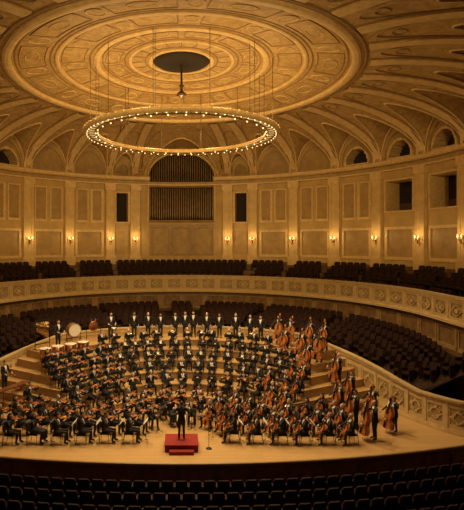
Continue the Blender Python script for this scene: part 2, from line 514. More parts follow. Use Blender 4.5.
for i in range(n+1):
    ph=-91+182*i/n; dx,dy=sin(rad(ph)),cos(rad(ph))
    lo,hi=RS-.2,20
    for _ in range(30):
        mid=(lo+hi)/2; x,y=dx*mid,YS+dy*mid
        inside=(math.hypot(x,y-YC)<14.3) if y>YC else abs(x)<14.3
        if inside: lo=mid
        else: hi=mid
    for j in range(m+1):
        r=RS+(lo-RS)*j/m; x,y=dx*r,YS+dy*r
        z=terr(x,y)
        vs.append((x,max(y,flare(x) if abs(x)>11.8 and y<26.5 else y),z))
for i in range(n):
    for j in range(m): a=i*(m+1)+j; fs.append((a,a+1,a+m+2,a+m+1))
b.add(vs,fs,M_carpet); b.obj('floor_terrace')
L=[]
for k in range(9):
    R=13.75-.78*k; s=-R*2.2
    while s<R*2.2:
        a=s/R; x,y=R*sin(a),YC+R*cos(a); s+=.56
        if math.hypot(x,y-YS)<RS+.42 or y<23.0 or abs(a)>1.85: continue
        if y<flare(x)+.35 and y<26.5: continue
        am=math.degrees(a)
        if min(abs(abs(am)-q) for q in(6,30,58))*R*pi/180<.45: continue
        L.append((x,y,terr(x,y)-.02,pi-a))
for rr in (RS+.48,RS+.85,RS+1.2,RS+1.5):
    ph=-84
    while ph<84:
        ph+=.28/rr*57.3
        if abs(ph)<38: continue
        x,y=rr*sin(rad(ph)),YS+rr*cos(rad(ph))
        if math.hypot(x,y-YC)>13.9 and y>YC or abs(x)>13.9: continue
        if y<flare(x)+.28 and y<26.5: continue
        if min(math.hypot(x-q[0],y-q[1]) for q in L)<.52: continue
        L.append((x,y,terr(x,y)-.02,pi-rad(ph)))
seat_rows('terrace_seat_rows',L)
L=[]
def yfront(x): return 20.3+2.2*(x/14.3)**2
for k in range(14):
    for i in range(-24,25):
        x=i*.56+(.28 if k%2 else 0)
        if abs(x)>13.6: continue
        L.append((x,yfront(x)-1.15-.92*k,ZF,math.atan(2*2.2*x/14.3**2)))
seat_rows('stalls_seat_rows',L)
b=MB(); b.box((0,9.6,ZF-.05),(36.6,35.8,.1),M_carpet); b.box((0,36,ZF-.05),(36.6,18.5,.1),M_carpet); b.obj('floor')
# ---------------------------------------------------------------- stage
left=[(-14.3,22.6),(-13.6,23.05),(-12.95,23.85),(-12.4,24.9)]
arc=[(RS*sin(rad(p)),YS+RS*cos(rad(p))) for p in range(-72,73,3)]
pts=left+arc+[(-x,y) for x,y in reversed(left)]
def chaikin(P):
    Q=[P[0]]
    for a,c in zip(P,P[1:]): Q+= [(a[0]*.75+c[0]*.25,a[1]*.75+c[1]*.25),(a[0]*.25+c[0]*.75,a[1]*.25+c[1]*.75)]
    return Q+[P[-1]]
pts=chaikin(chaikin(pts))
SF,SL=polycurve(pts)
def swtop(s):
    x,y,_,_=SF(s); return walltop(x,y)
def swfn(s,z):
    if z>.93: return (.10,M_par)
    if z<.10: return (.08,M_par)
    if z>.86 or z<.16: return (.05,M_gild)
    q=s%1.1
    if q<.14: return (.06,M_par)
    if .22<q<1.02 and .26<z<.76:
        u=abs((q-.62)/.36); v=abs((z-.51)/.22)
        if .72<u+v<1: return (.05,M_par)
        return (0,M_par2)
    return (.03,M_par)
relief('trim_stage_parapet',SF,0,SL,.09,0,1,.04,swfn,zmap=lambda s,z: ZS+(swtop(s)-ZS)*z)
b=MB()
vs=[];fs=[];n=160
for i in range(n+1):
    s=SL*i/n; x,y,nx,ny=SF(s); z=swtop(s)
    for o,dz in((.14,-.05),(.14,.05),(-.16,.05),(-.16,-.05),(-.14,-1.2)): vs.append((x+nx*o,y+ny*o,z+dz))
for i in range(n):
    for k in range(4): fs.append((i*5+k,(i+1)*5+k,(i+1)*5+k+1,i*5+k+1))
b.add(vs,fs,M_par); b.obj('trim_stage_rail')
b=MB()
front=[(x*14.3/40,yfront(x*14.3/40)) for x in range(-40,41)]
back=[(x,y) for x,y in reversed(pts)]
vs=[(x,y,ZS) for x,y in front]+[(x,y,ZS) for x,y in back]
b.add(vs,[tuple(range(len(vs)))],M_stage)
b.obj('floor_stage')
AF,AL=polycurve([(x,y+.0) for x,y in front])
def apf(s,z):
    if z>-9.50: return (.10,M_riser)
    if z>-9.58: return (.04,M_wood)
    if z<-10.25: return (.05,M_wood)
    q=s%1.6
    if .1<q<1.5 and -10.15<z<-9.68: return (-.03,M_wood2)
    return (.02,M_wood)
relief('stage_apron',AF,0,AL,.1,ZF,ZS,.05,apf)
b=MB(); b.tube([(x,y-.06,ZS-.04) for x,y in front],.06,M_riser,8); b.obj('trim_stage_edge')
TIERS=[(5.62,.4,66),(6.64,.85,64),(7.66,1.3,61),(8.68,1.78,58),(9.70,2.25,55),(10.72,2.7,52)]
b=MB()
for r0,h,ph in TIERS:
    n=48; vs=[];fs=[]
    for i in range(n+1):
        a=rad(-ph+2*ph*i/n)
        for r,z in((r0,ZS),(r0,ZS+h-.06),(r0-.04,ZS+h-.06),(r0-.04,ZS+h)): vs.append((r*sin(a),YS+r*cos(a),z))
    for i in range(n):
        fs.append((i*4,(i+1)*4,(i+1)*4+1,i*4+1))
    b.add(vs,fs,M_riser)
    fs=[]
    for i in range(n):
        for k in(1,2): fs.append((i*4+k,(i+1)*4+k,(i+1)*4+k+1,i*4+k+1))
    b.add(vs,fs,M_nose)
    vs=[];fs=[]
    for i in range(n+1):
        a=rad(-ph+2*ph*i/n)
        for r in(r0-.04,RS-.02): vs.append((r*sin(a),YS+r*cos(a),ZS+h))
    for i in range(n): fs.append((2*i,2*i+1,2*i+3,2*i+2))
    b.add(vs,fs,M_stage)
    for sg in(-1,1):
        a=rad(sg*ph); b.add([(r*sin(a),YS+r*cos(a),z) for r,z in((r0-.04,ZS),(RS,ZS),(RS,ZS+h),(r0-.04,ZS+h))],[(0,1,2,3)],M_riser)
b.obj('stage_risers')
def stz(x,y):
    r=math.hypot(x,y-YS); ph=abs(math.degrees(math.atan2(x,y-YS))); z=ZS
    for r0,h,p in TIERS:
        if r>r0-.03 and ph<p: z=ZS+h
    return z
# podium
b=MB()
b.box((0,21.95,ZS+.15),(1.5,1.25,.30),M_red); b.box((0,21.95,ZS+.31),(1.54,1.29,.03),M_red)
b.box((0,21.18,ZS+.075),(1.1,.3,.15),M_red)
b.obj('conductor_podium')
# ---------------------------------------------------------------- chandelier
ch=bpy.data.objects.new('ring_chandelier',None); sc.collection.objects.link(ch); ch.location=(0,YC,6.13)
b=MB()
b.lathe([(5.42,-.06),(5.5,.0),(5.42,.12),(5.3,.16),(5.2,.10),(5.2,-.1),(5.32,-.14),(5.42,-.06)],M_gild,120)
b.lathe([(4.72,-.08),(4.8,-.12),(4.88,-.08),(4.88,.1),(4.78,.14),(4.7,.08),(4.72,-.08)],M_gild,120)
b.lathe([(5.22,.02),(4.86,.02),(4.86,-.03),(5.22,-.03),(5.22,.02)],M_lit,120)
for i in range(72):
    a=2*pi*i/72
    b.tube([(4.85*cos(a),4.85*sin(a),-.06),(5.03*cos(a),5.03*sin(a),-.09),(5.25*cos(a),5.25*sin(a),-.06)],.022,M_bronze,5)
    b.sphere((5.44*cos(a),5.44*sin(a),.05),(.08,.08,.10),M_gild,6,4)
b.obj('ring_frame',ch)
b=MB()
for i in range(72):
    a=2*pi*(i+.5)/72
    b.sphere((5.28*cos(a),5.28*sin(a),-.14),.034,M_bulb,8,6)
    if i%2==0: b.sphere((4.80*cos(a),4.80*sin(a),-.14),.036,M_bulb,8,6)
b.obj('bulbs',ch)
b=MB()
for i in range(12):
    a=2*pi*(i+.5)/12
    for r in ((5.1,) if i%2 else (5.1,4.8)):
        b.tube([(r*cos(a),r*sin(a),.1),(r*cos(a),r*sin(a),cove(r)-6.13)],.014,M_cable,5)
b.obj('suspension_cables',ch)
b=MB()
b.lathe([(.06,4.1),(.06,2.9),(.13,2.8),(.07,2.7),(.09,2.5),(.26,2.36),(.30,2.28),(.2,2.2),(.06,2.14),(.02,2.08)],M_bronze,16)
b.obj('central_finial',ch)
b=MB(); z=cove(0)-6.13
b.lathe([(.05,z-.28),(.8,z-.26),(1.4,z-.18),(1.6,z-.05),(1.6,z+.05)],M_med,48)
b.obj('ceiling_grille',ch)
def light(name,kind,loc,e,col,size=.2,parent=None,aim=None,spot=None,blend=.5):
    l=bpy.data.lights.new(name,kind); l.energy=e; l.color=col
    l.shadow_soft_size=size
    if spot: l.spot_size=rad(spot); l.spot_blend=blend
    o=bpy.data.objects.new(name,l); sc.collection.objects.link(o); o.location=loc
    if parent: o.parent=parent
    if aim is not None:
        d=Vector(aim)-Vector(loc); o.rotation_euler=d.to_track_quat('-Z','Y').to_euler()
    return o
for i in range(8):
    a=2*pi*(i+.5)/8; x,y=5.04*cos(a),5.04*sin(a)
    light('chandelier_downlight','SPOT',(x,y,-.3),1950,(1,.75,.41),.25,ch,aim=(x*1.3,y*.8-1.0,-15.5),spot=100,blend=.6)
    light('chandelier_uplight','POINT',(x,y,.75),135,(1,.66,.26),.5,ch)
light('chandelier_hub_lamp','POINT',(0,0,1.2),170,(1,.66,.26),.4,ch)
for x in(-11,-4,4,11):  # unseen spots above the stalls, added as front fill for the back wall
    light('wall_fill_spot','SPOT',(x,8,5.6),3000,(1,.66,.26),.4,None,aim=(x*.7,45,2.5),spot=75,blend=.8)
# ---------------------------------------------------------------- people
def loft(mb,st,m,n=16):
    vs=[];fs=[]
    for (x,y,z,rx,ry) in st:
        for k in range(n):
            a=2*pi*k/n; vs.append((x+rx*cos(a),y+ry*sin(a),z))
    for i in range(len(st)-1):
        for k in range(n): fs.append((i*n+k,i*n+(k+1)%n,(i+1)*n+(k+1)%n,(i+1)*n+k))
    fs.append(tuple(range(n-1,-1,-1))); fs.append(tuple((len(st)-1)*n+k for k in range(n)))
    mb.add(vs,fs,m)
def remesh(mb,vox=.02):
    o=place(mb.mesh('tmp'),'tmp')
    r=o.modifiers.new('r','REMESH'); r.mode='VOXEL'; r.voxel_size=vox; r.adaptivity=0
    s=o.modifiers.new('s','SMOOTH'); s.factor=.5; s.iterations=3
    dg=bpy.context.evaluated_depsgraph_get(); e=o.evaluated_get(dg)
    me=bpy.data.meshes.new_from_object(e); 
    v=[tuple(x.co) for x in me.vertices]; f=[list(p.vertices) for p in me.polygons]; nr=[tuple(p.normal) for p in me.polygons]; ct=[tuple(p.center) for p in me.polygons]
    bpy.data.objects.remove(o); bpy.data.meshes.remove(me)
    return v,f,nr,ct
def segd(p,a,b):
    ab=b-a; t=max(0,min(1,(p-a).dot(ab)/max(1e-9,ab.length_squared))); return (p-(a+ab*t)).length,t
def person(name,J,hair=0,style='short',female=False,skin=None,gown=False,vox=.022,pitch=-8,smile=True):
    J={k:Vector(v) for k,v in J.items()}
    sk=skin or M_skin; suit=M_dress if female else M_suit
    mb=MB(); segs=[]
    fs_=.9 if female else 1
    p,w,c,n=J['pel'],J['waist'],J['chest'],J['neck']
    sh=(J['shL']+J['shR'])/2
    loft(mb,[(p.x,p.y,p.z-.09,.13,.11),(p.x,p.y,p.z,.168,.135),(p.x,p.y,p.z+.07,.165,.13),(w.x,w.y,w.z,.148*fs_,.115*fs_),
             ((w.x+c.x)/2,(w.y+c.y)/2+.005,(w.z+c.z)/2,.165*fs_,.122*fs_),(c.x,c.y,c.z,.178*fs_,.125),(sh.x,sh.y,sh.z-.03,.175*fs_,.10),(sh.x,sh.y,sh.z+.035,.125*fs_,.075),(n.x,n.y,n.z+.0,.06,.058)],suit)
    segs.append((p,c,.17,suit)); segs.append((c,sh,.15,suit))
    hd=J['head']
    mb.tube([n-Vector((0,0,.05)),hd-Vector((0,.01,.06))],[.058,.05],suit,10); segs.append((n+Vector((0,0,.03)),hd,.055,sk))
    for S in 'LR':
        a,e,wr,hn=J['sh'+S],J['el'+S],J['wr'+S],J['hn'+S]
        mb.tube([sh+(a-sh)*.4,a,a+(e-a)*.5,e,e+(wr-e)*.45,wr],[.07,.066*fs_,.056*fs_,.046*fs_,.044*fs_,.034],suit,10)
        mb.sphere(a,.068*fs_,suit,10,8); mb.sphere(e,.048*fs_,suit,8,6)
        mb.tube([wr-(hn-wr)*.3,wr+(hn-wr)*.4,hn],[.026,.036,.032],suit,8,flat=.75); mb.sphere(hn,.03,suit,8,6)
        segs.append((a,e,.058,suit)); segs.append((e,wr,.042,suit)); segs.append((wr+(hn-wr)*.15,hn,.033,sk))
        h,k,an,to=J['hip'+S],J['kn'+S],J['an'+S],J['to'+S]
        mb.tube([h,h+(k-h)*.5,k,k+(an-k)*.4,an],[.098,.086,.066,.062,.05],suit,12); mb.sphere(k,.066,suit,10,8); mb.sphere(h,.095,suit,10,8)
        mb.tube([an+Vector((0,-.03,-.03)),(an+to)/2+Vector((0,0,-.005)),to],[.045,.046,.036],suit,8,flat=1.0); mb.sphere(to,.036,suit,8,6)
        segs.append((h,k,.085,suit)); segs.append((k,an+Vector((0,0,.03)),.058,suit)); segs.append((an+Vector((0,0,-.03)),to,.046,M_shoe))
    if gown:
        kk=(J['knL']+J['knR'])/2
        if J['knL'].z>.4 and abs(J['knL'].y-p.y)>.2:
            mb.tube([p,(p+kk)/2,kk+Vector((0,.02,0)),kk+Vector((0,.03,-.3))],[.15,.16,.17,.18],suit,12,flat=1.25)
        else: loft(mb,[(p.x,p.y,.10,.24,.2),(p.x,p.y,.5,.2,.17),(p.x,p.y,p.z,.168,.135)],suit)
    elif not female:
        if J['knL'].z<.6 and abs(J['knL'].y-p.y)<.2:
            loft(mb,[(p.x,p.y-.02,p.z-.16,.185,.14),(p.x,p.y,p.z,.172,.14),(w.x,w.y,w.z,.15,.118)],suit)
    v,f,nr,ct=remesh(mb,vox)
    out=MB(); groups={}
    for i,q in enumerate(ct):
        P=Vector(q); best=9;bm=suit;bi=0
        for si,(a,b_,r,m) in enumerate(segs):
            d,t=segd(P,a,b_); d/=r
            if d<best: best=d;bm=m;bi=si
        if bi<2 and not female:
            zz=(P.z-w.z)/(n.z-w.z)
            if nr[i][1]>.25 and .15<zz<1.15 and abs(P.x-c.x)<.016+.065*max(0,zz): bm=M_shirt
        if bi==2 and P.z<n.z+.035 and not female: bm=M_shirt
        groups.setdefault(bm,[]).append(f[i])
    base=len(out.v); out.v.extend(v)
    for m,L in groups.items():
        k=out.mi(m)
        for q in L: out.f.append([x+base for x in q]); out.m.append(k); out.sm.append(True)
    HM=Matrix.Translation(hd)@Matrix.Rotation(rad(pitch),4,'X')
    def face(d):
        x,y,z=d
        if z<0: x*=1-.30*z*z; y=y*(1-.12*z*z)+(.10*(-z) if y>0 else -.0)
        if y<0: y*=.98
        return (x,y,z)
    out.sphere((0,.005,0),(.077,.096,.118),sk,16,12,HM,face)
    out.add([(-.011,.094,.012),(.011,.094,.012),(.017,.100,-.028),(-.017,.100,-.028),(0,.122,-.024),(0,.098,.015)],[(0,5,4,3),(5,1,2,4),(3,4,2)],sk,HM)
    for sg in(-1,1):
        out.sphere((sg*.031,.086,.014),(.015,.010,.009),M_eyew,8,6,HM); out.sphere((sg*.031,.094,.014),(.006,.005,.006),M_eye,6,5,HM)
        out.tube([(sg*.015,.097,.032),(sg*.032,.096,.037),(sg*.05,.084,.031)],.005,M_h[hair],5,M=HM)
        out.sphere((sg*.080,-.002,-.002),(.012,.022,.033),sk,8,6,HM)
    out.sphere((0,.091,-.052),(.024,.012,.008),M_lip,8,6,HM)
    hm=M_h[hair]
    if style=='short': keep=lambda x,y,z:(z>.52 or (y<-.05 and z>-.45) or (y<.45 and z>.25)) 
    elif style=='bald': keep=lambda x,y,z:(y<.0 and -.4<z<.42)
    else: keep=lambda x,y,z:(z>.5 or y<.05)
    out.sphere((0,-.004,.006),(.082,.101,.121),hm,20,16,HM,None,keep)
    if style=='long':
        out.tube([(0,-.05,.05),(0,-.085,-.06),(0,-.08,-.17),(0,-.07,-.25)],[.08,.085,.08,.045],hm,10,M=HM,flat=1.0)
    if style=='bun':
        out.sphere((0,-.125,.03),(.045,.04,.045),hm,8,6,HM)
    if not female:
        t=n+Vector((0,.062,.02))
        for sg in(-1,1): out.add([t+Vector((0,0,.008)),t+Vector((sg*.05,0,.024)),t+Vector((sg*.05,0,-.018)),t+Vector((0,0,-.008)),t+Vector((sg*.02,.014,0))],[(0,1,4),(1,2,4),(2,3,4),(3,0,4)],M_shirt if name=='conductor' else M_ebony)
    for S in 'LR':
        wr,hn=J['wr'+S],J['hn'+S]; d=(hn-wr).normalized()
        if not female: out.tube([wr-d*.012,wr+d*.014],.036,M_shirt,10)
        pn=J.get('pn'+S,Vector((0,0,-1))); pn=(pn-d*pn.dot(d)); 
        if pn.length<.01: pn=d.orthogonal()
        pn.normalize(); cr=d.cross(pn)
        inner=cr if cr.x*(-1 if S=='R' else 1)>0 else -cr
        for fi,(of,ln) in enumerate(((.026,.9),(.009,1.0),(-.009,.95),(-.025,.75))):
            bp=hn+inner*of-d*.008; P=[bp]; ang=rad(22)
            for sl in(.038,.028,.022):
                P.append(P[-1]+(d*cos(ang)+pn*sin(ang))*sl*ln); ang+=rad(38)
            out.tube(P,[.0095,.009,.0085,.006],sk,6)
        bp=wr+(hn-wr)*.45+inner*.026
        out.tube([bp,bp+inner*.03+d*.015+pn*.01,bp+inner*.035+d*.04+pn*.025,bp+inner*.025+d*.055+pn*.04],[.013,.0115,.0105,.007],sk,6)
    return out
def seated(spread=.13,**k):
    J=dict(pel=(0,-.02,.56),waist=(0,-.035,.74),chest=(0,-.01,.95),neck=(0,0,1.10),head=(0,.03,1.27),
      shL=(-.185,0,1.05),shR=(.185,0,1.05),hipL=(-.09,.0,.55),hipR=(.09,0,.55),
      knL=(-spread,.42,.54),knR=(spread,.42,.54),anL=(-spread-.02,.42,.11),anR=(spread+.02,.36,.11),
      toL=(-spread-.04,.56,.04),toR=(spread+.05,.50,.04))
    J.update(k); return J
def standing(**k):
    J=dict(pel=(0,0,.95),waist=(0,-.01,1.12),chest=(0,0,1.32),neck=(0,0,1.48),head=(0,.025,1.65),
      shL=(-.19,0,1.43),shR=(.19,0,1.43),hipL=(-.09,0,.92),hipR=(.09,0,.92),knL=(-.1,.02,.5),knR=(.1,.02,.5),
      anL=(-.11,-.01,.1),anR=(.11,-.01,.1),toL=(-.14,.14,.04),toR=(.14,.14,.04))
    J.update(k); return J
OUT=[(0,0),(.01,.14),(.05,.225),(.13,.28),(.22,.293),(.31,.27),(.37,.225),(.405,.185),(.44,.168),(.5,.155),(.56,.162),(.60,.185),(.645,.205),(.72,.232),(.81,.232),(.90,.19),(.96,.12),(1,.03)]
def strings(mb,P0,D,Nn,L,th,m,pin=0,slope=False):
    P0=Vector(P0); D=Vector(D).normalized(); Nn=Vector(Nn); Nn=(Nn-D*Nn.dot(D)).normalized(); X=D.cross(Nn)
    M=Matrix(((X.x,D.x,Nn.x,P0.x),(X.y,D.y,Nn.y,P0.y),(X.z,D.z,Nn.z,P0.z),(0,0,0,1)))
    O=[(y,w*(1-.35*max(0,(y-.6)/.4)) if slope else w) for y,w in OUT]
    cols=(-1,-.55,0,.55,1); n=len(O)
    vs=[]
    for side in(1,-1):
        for y,w in O:
            for c in cols: vs.append((c*w*L,y*L,side*(th/2+(1-c*c)*.12*th*1.6*(min(1,w/.15)))))
    fs=[]
    N5=n*5
    for i in range(n-1):
        for c in range(4):
            a=i*5+c; fs.append((a,a+1,a+6,a+5)); fs.append((N5+a,N5+a+5,N5+a+6,N5+a+1))
        for c in(0,4): a=i*5+c; fs.append((a,a+5,N5+a+5,N5+a))
    mb.add(vs,fs,m,M,True)
    t=th/2+.015*L/.36
    mb.box((0,L*1.18,t*.7),(.035*L/.36*.9+.004,L*.42,.02*L/.36),m,M)
    mb.box((0,L*1.04,t*1.1),(.055*L*1.3,L*.74,.014*L/.36),M_ebony,M)
    mb.tube([(0,L*1.38,t*.7),(0,L*1.44,t*.5),(0,L*1.50,t*.4)],[.035*L,.04*L,.03*L],m,8,M=M)
    mb.tube([(-.035*L,L*1.50,t*.5),(.035*L,L*1.50,t*.5)],.035*L,m,8,M=M)
    for k,yy in enumerate((1.405,1.425,1.445,1.465)): mb.tube([(-.10*L if k%2 else 0,L*yy,t*.5),(0 if k%2 else .10*L,L*yy,t*.5)],.008*L,M_ebony,5,M=M)
    mb.box((0,L*.17,t*1.25),(.10*L,L*.28,.02*L),M_ebony,M)
    mb.box((0,L*.43,t*1.25+.03*L),(.13*L,.012*L,.09*L),M_par,M)
    for sg in(-1,1):
        mb.tube([(sg*.09*L,L*.52,t*1.02),(sg*.10*L,L*.46,t*1.04),(sg*.13*L,L*.38,t*1.0)],.010*L,M_ebony,5,M=M)
        for q in(.014,.038): mb.tube([(sg*q*L,L*.28,t*1.3),(sg*q*L,L*.43,t*1.3+.075*L),(sg*q*.7*L,L*1.40,t*1.2)],.0012+.002*L,M_chrome,3,M=M)
    if pin: mb.tube([(0,0,0),(0,-pin,0)],.006,M_metal,6,M=M)
    return M
def bow(mb,a,c):
    a=Vector(a);c=Vector(c); up=Vector((0,0,.02))
    mb.tube([a,(a+c)/2+Vector((0,0,.004)),c],[.007,.0055,.0045],M_varn,6); mb.tube([a-up,c-up*.8],.003,M_paper,4)
    mb.box(tuple(a-up*.5),(.02,.02,.03),M_ebony)
LIB={}
VAR=[dict(hair=0,style='short'),dict(hair=1,style='long',female=True,gown=False),dict(hair=2,style='bald'),dict(hair=1,style='short',skin=M_skin2),dict(hair=3,style='bun',female=True,gown=True),dict(hair=2,style='short')]
def make(kind,J,props,vars_):
    inst=MB(); props(inst); im=inst.mesh(kind+'_instrument') if inst.v else None
    LIB[kind]=([person(kind,J,**VAR[v]).mesh(kind+'_body') for v in vars_],im)
def pv(mb):
    strings(mb,(-.075,.085,1.135),(-.32,.85,-.05),(.22,.1,1),.355,.034,M_varn); bow(mb,(.20,.36,1.16),(-.36,.24,1.24))
make('violinist',seated(head=(-.01,.03,1.28),elL=(-.25,.22,.88),wrL=(-.245,.46,1.06),hnL=(-.235,.50,1.13),pnL=(1,0,0),elR=(.34,.14,.92),wrR=(.25,.33,1.10),hnR=(.20,.39,1.155),pnR=(-.5,.3,-1)),pv,(0,1,2,3,4,5))
def pc(mb):
    strings(mb,(0,.45,.22),(-.14,-.30,1),(0,.96,.29),.755,.12,M_varnc,pin=.24); bow(mb,(.32,.50,.66),(-.38,.50,.57))
make('cellist',seated(spread=.27,head=(.03,.0,1.28),elL=(-.37,.13,.90),wrL=(-.22,.25,1.10),hnL=(-.15,.25,1.14),pnL=(.6,-1,0),elR=(.38,.14,.80),wrR=(.35,.42,.70),hnR=(.33,.49,.67),pnR=(-.3,.2,-1)),pc,(0,1,2,3,5))
def pb(mb):
    strings(mb,(-.04,.52,.24),(-.10,-.17,1),(0,.98,.17),1.12,.2,M_varnb,pin=.26,slope=True); bow(mb,(.36,.62,.92),(-.36,.62,.84))
make('bassist',standing(elL=(-.42,.14,1.34),wrL=(-.27,.29,1.52),hnL=(-.2,.30,1.57),pnL=(.6,-1,0),elR=(.36,.22,1.16),wrR=(.37,.5,.98),hnR=(.36,.58,.93),pnR=(-.3,.2,-1)),pb,(0,2,3))
def pw(mb):
    mb.tube([(0,.125,1.215),(0,.15,1.17),(0,.36,.74)],[.008,.014,.015],M_ebony,8); mb.tube([(0,.36,.74),(0,.385,.69)],[.016,.034],M_ebony,10)
    for k in range(7): mb.sphere((0,.175+.025*k,1.13-.051*k),.012,M_chrome,6,4)
make('clarinettist',seated(elL=(-.27,.10,.83),wrL=(-.10,.25,.96),hnL=(-.035,.265,1.0),pnL=(1,0,0),elR=(.27,.12,.78),wrR=(.11,.29,.82),hnR=(.045,.31,.86),pnR=(-1,0,0)),pw,(0,1,5))
def pt(mb):
    mb.tube([(0,.125,1.215),(0,.14,1.21),(0,.45,1.17)],[.012,.006,.007],M_brass,8)
    mb.tube([(0,.45,1.17),(0,.49,1.14),(0,.45,1.11),(0,.22,1.13),(0,.19,1.155),(0,.22,1.175),(0,.46,1.16),(0,.56,1.15),(0,.61,1.145),(0,.63,1.142)],[.007,.007,.007,.007,.007,.007,.009,.018,.04,.062],M_brass,10)
    for k in range(3): mb.tube([(0,.29+.03*k,1.08),(0,.29+.03*k,1.22)],.012,M_brass,8)
make('trumpeter',seated(elL=(-.28,.17,.92),wrL=(-.12,.29,1.08),hnL=(-.045,.31,1.12),pnL=(1,0,0),elR=(.28,.17,.94),wrR=(.12,.29,1.10),hnR=(.045,.32,1.15),pnR=(-1,0,0)),pt,(0,2))
def ph_(mb):
    P=[(.02+.11*cos(t),.22+.02*sin(t),.92+.12*sin(t)) for t in [2*pi*i/16 for i in range(16)]]
    mb.tube(P,.010,M_brass,6,closed=True); mb.tube([(x*.7,y+.015,.92+(z-.92)*.7) for x,y,z in P],.009,M_brass,6,closed=True)
    mb.tube([(0,.125,1.21),(-.04,.2,1.05)],[.006,.007],M_brass,6)
    mb.tube([(.06,.22,1.0),(.16,.2,.92),(.20,.14,.84),(.22,.09,.78)],[.015,.03,.07,.14],M_brass,14)
make('horn_player',seated(elL=(-.28,.10,.84),wrL=(-.14,.24,.94),hnL=(-.08,.24,.98),pnL=(1,0,0),elR=(.34,.02,.84),wrR=(.26,.14,.82),hnR=(.2,.17,.86),pnR=(-1,0,0)),ph_,(0,3))
def pbn(mb):
    mb.tube([(.22,.1,.42),(.04,.30,.95),(-.1,.42,1.5)],[.03,.026,.02],M_rosew,10); mb.tube([(.0,.125,1.21),(0,.22,1.2),(-.01,.30,1.1)],.005,M_chrome,6)
    for k in range(6): mb.sphere((.16-.05*k,.19+.05*k,.62+.12*k),.016,M_chrome,6,4)
make('bassoonist',seated(elL=(-.27,.14,.86),wrL=(-.10,.30,1.05),hnL=(-.035,.345,1.09),pnL=(1,0,0),elR=(.3,.08,.74),wrR=(.2,.21,.72),hnR=(.145,.24,.74),pnR=(-1,0,0)),pbn,(1,3))
make('chorister',standing(elL=(-.29,-.02,1.14),wrL=(-.28,.06,.90),hnL=(-.275,.085,.82),pnL=(1,0,0),elR=(.29,-.02,1.14),wrR=(.28,.06,.90),hnR=(.275,.085,.82),pnR=(-1,0,0)),lambda m:None,(0,2,3,5))
def pp(mb):
    for sg in(-1,1):
        mb.tube([(sg*.22,.36,1.06),(sg*.12,.66,1.0)],.007,M_wood3,6); mb.sphere((sg*.12,.67,1.0),.022,M_paper,8,6)
make('percussionist',standing(elL=(-.28,.06,1.14),wrL=(-.24,.30,1.08),hnL=(-.22,.37,1.06),pnL=(0,0,-1),elR=(.28,.06,1.14),wrR=(.24,.30,1.08),hnR=(.22,.37,1.06),pnR=(0,0,-1)),pp,(0,3))
def pco(mb): mb.tube([(.36,.42,1.36),(.30,.72,1.48)],[.008,.003],M_paper,6)
make('conductor',standing(elL=(-.36,.10,1.20),wrL=(-.38,.33,1.30),hnL=(-.37,.41,1.33),pnL=(.3,0,-1),elR=(.36,.10,1.18),wrR=(.38,.32,1.30),hnR=(.37,.40,1.34),pnR=(-.3,0,-1)),pco,(0,))
# chair (faces +Y)
b=MB()
b.box((0,0,.44),(.44,.42,.05),M_metal,taper=.94)
b.box((0,.0,.475),(.40,.38,.02),M_seat,taper=.9)
for x in(-.2,.2):
    b.tube([(x,.19,.43),(x*1.08,.22,0)],.013,M_metal,6); b.tube([(x*1.08,-.26,0),(x,-.2,.43),(x*.98,-.24,.88)],.013,M_metal,6)
vs=[];fs=[]
for z,yy in((.60,-.22),(.74,-.245),(.88,-.25)):
    for i in range(7):
        u=-1+i/3; vs.append((u*.21,yy-.03*(1-u*u),z)); 
for j in range(2):
    for i in range(6): a=j*7+i; fs.append((a,a+1,a+8,a+7))
k=len(vs); vs+= [(x,y-.02,z) for x,y,z in vs]; fs+= [tuple(i+k for i in f[::-1]) for f in fs]
b.add(vs,fs,M_metal)
CH=b.mesh('orchestra_chair')
b=MB()
for i in range(3):
    a=2*pi*i/3+pi/6; b.tube([(0,0,.14),(.24*cos(a),.24*sin(a),.01)],.009,M_metal,6)
b.tube([(0,0,.05),(0,0,.92)],[.013,.009],M_metal,8)
T=Matrix.Translation((0,.0,.98))@Matrix.Rotation(rad(-42),4,'X')
b.box((0,0,0),(.50,.012,.32),M_metal,T); b.box((0,-.025,-.155),(.50,.05,.012),M_metal,T)
b.box((-.112,-.010,.0),(.215,.006,.29),M_paper,T); b.box((.112,-.010,.0),(.215,.006,.29),M_paper,T)
MS=b.mesh('music_stand')
def player(kind,r,ph,face=None,chair=True,stand=True,jit=1):
    r+=random.uniform(-.04,.04)*jit; ph+=random.uniform(-1.0,1.0)*jit
    x,y=r*sin(rad(ph)),YS+r*cos(rad(ph)); z=stz(x,y)
    a=(pi-rad(ph)) if face is None else face
    a+=rad(random.uniform(-12,12))*jit
    bodies,im=LIB[kind]; me=random.choice(bodies)
    o=place(me,kind,loc=(x,y,z),rot=a,scale=random.uniform(.98,1.07))
    if im: place(im,im.name.replace('_instrument','')+'_instrument',o)
    if chair: place(CH,'orchestra_chair',loc=(x,y,z),rot=a)
    if stand:
        d=.80 if z<ZS+.1 else .66
        sx,sy=x-sin(a)*d,y+cos(a)*d
        if abs(stz(sx,sy)-z)<.05: place(MS,'music_stand',loc=(sx,sy,z),rot=a)
    return o
def arcrow(r,a0,a1,n,kindfn,st=lambda i:True):
    for i in range(n):
        ph=a0+(a1-a0)*i/(n-1); player(kindfn(ph,i),r,ph,stand=st(i))
ev=lambda i:i%2==0
lr=lambda ph,i:'violinist' if ph<20 else 'cellist'
arcrow(2.5,-86,86,8,lr,ev); arcrow(3.6,-88,88,11,lr,ev)
arcrow(4.7,-90,90,15,lambda ph,i:'violinist' if ph<34 else 'cellist',ev)
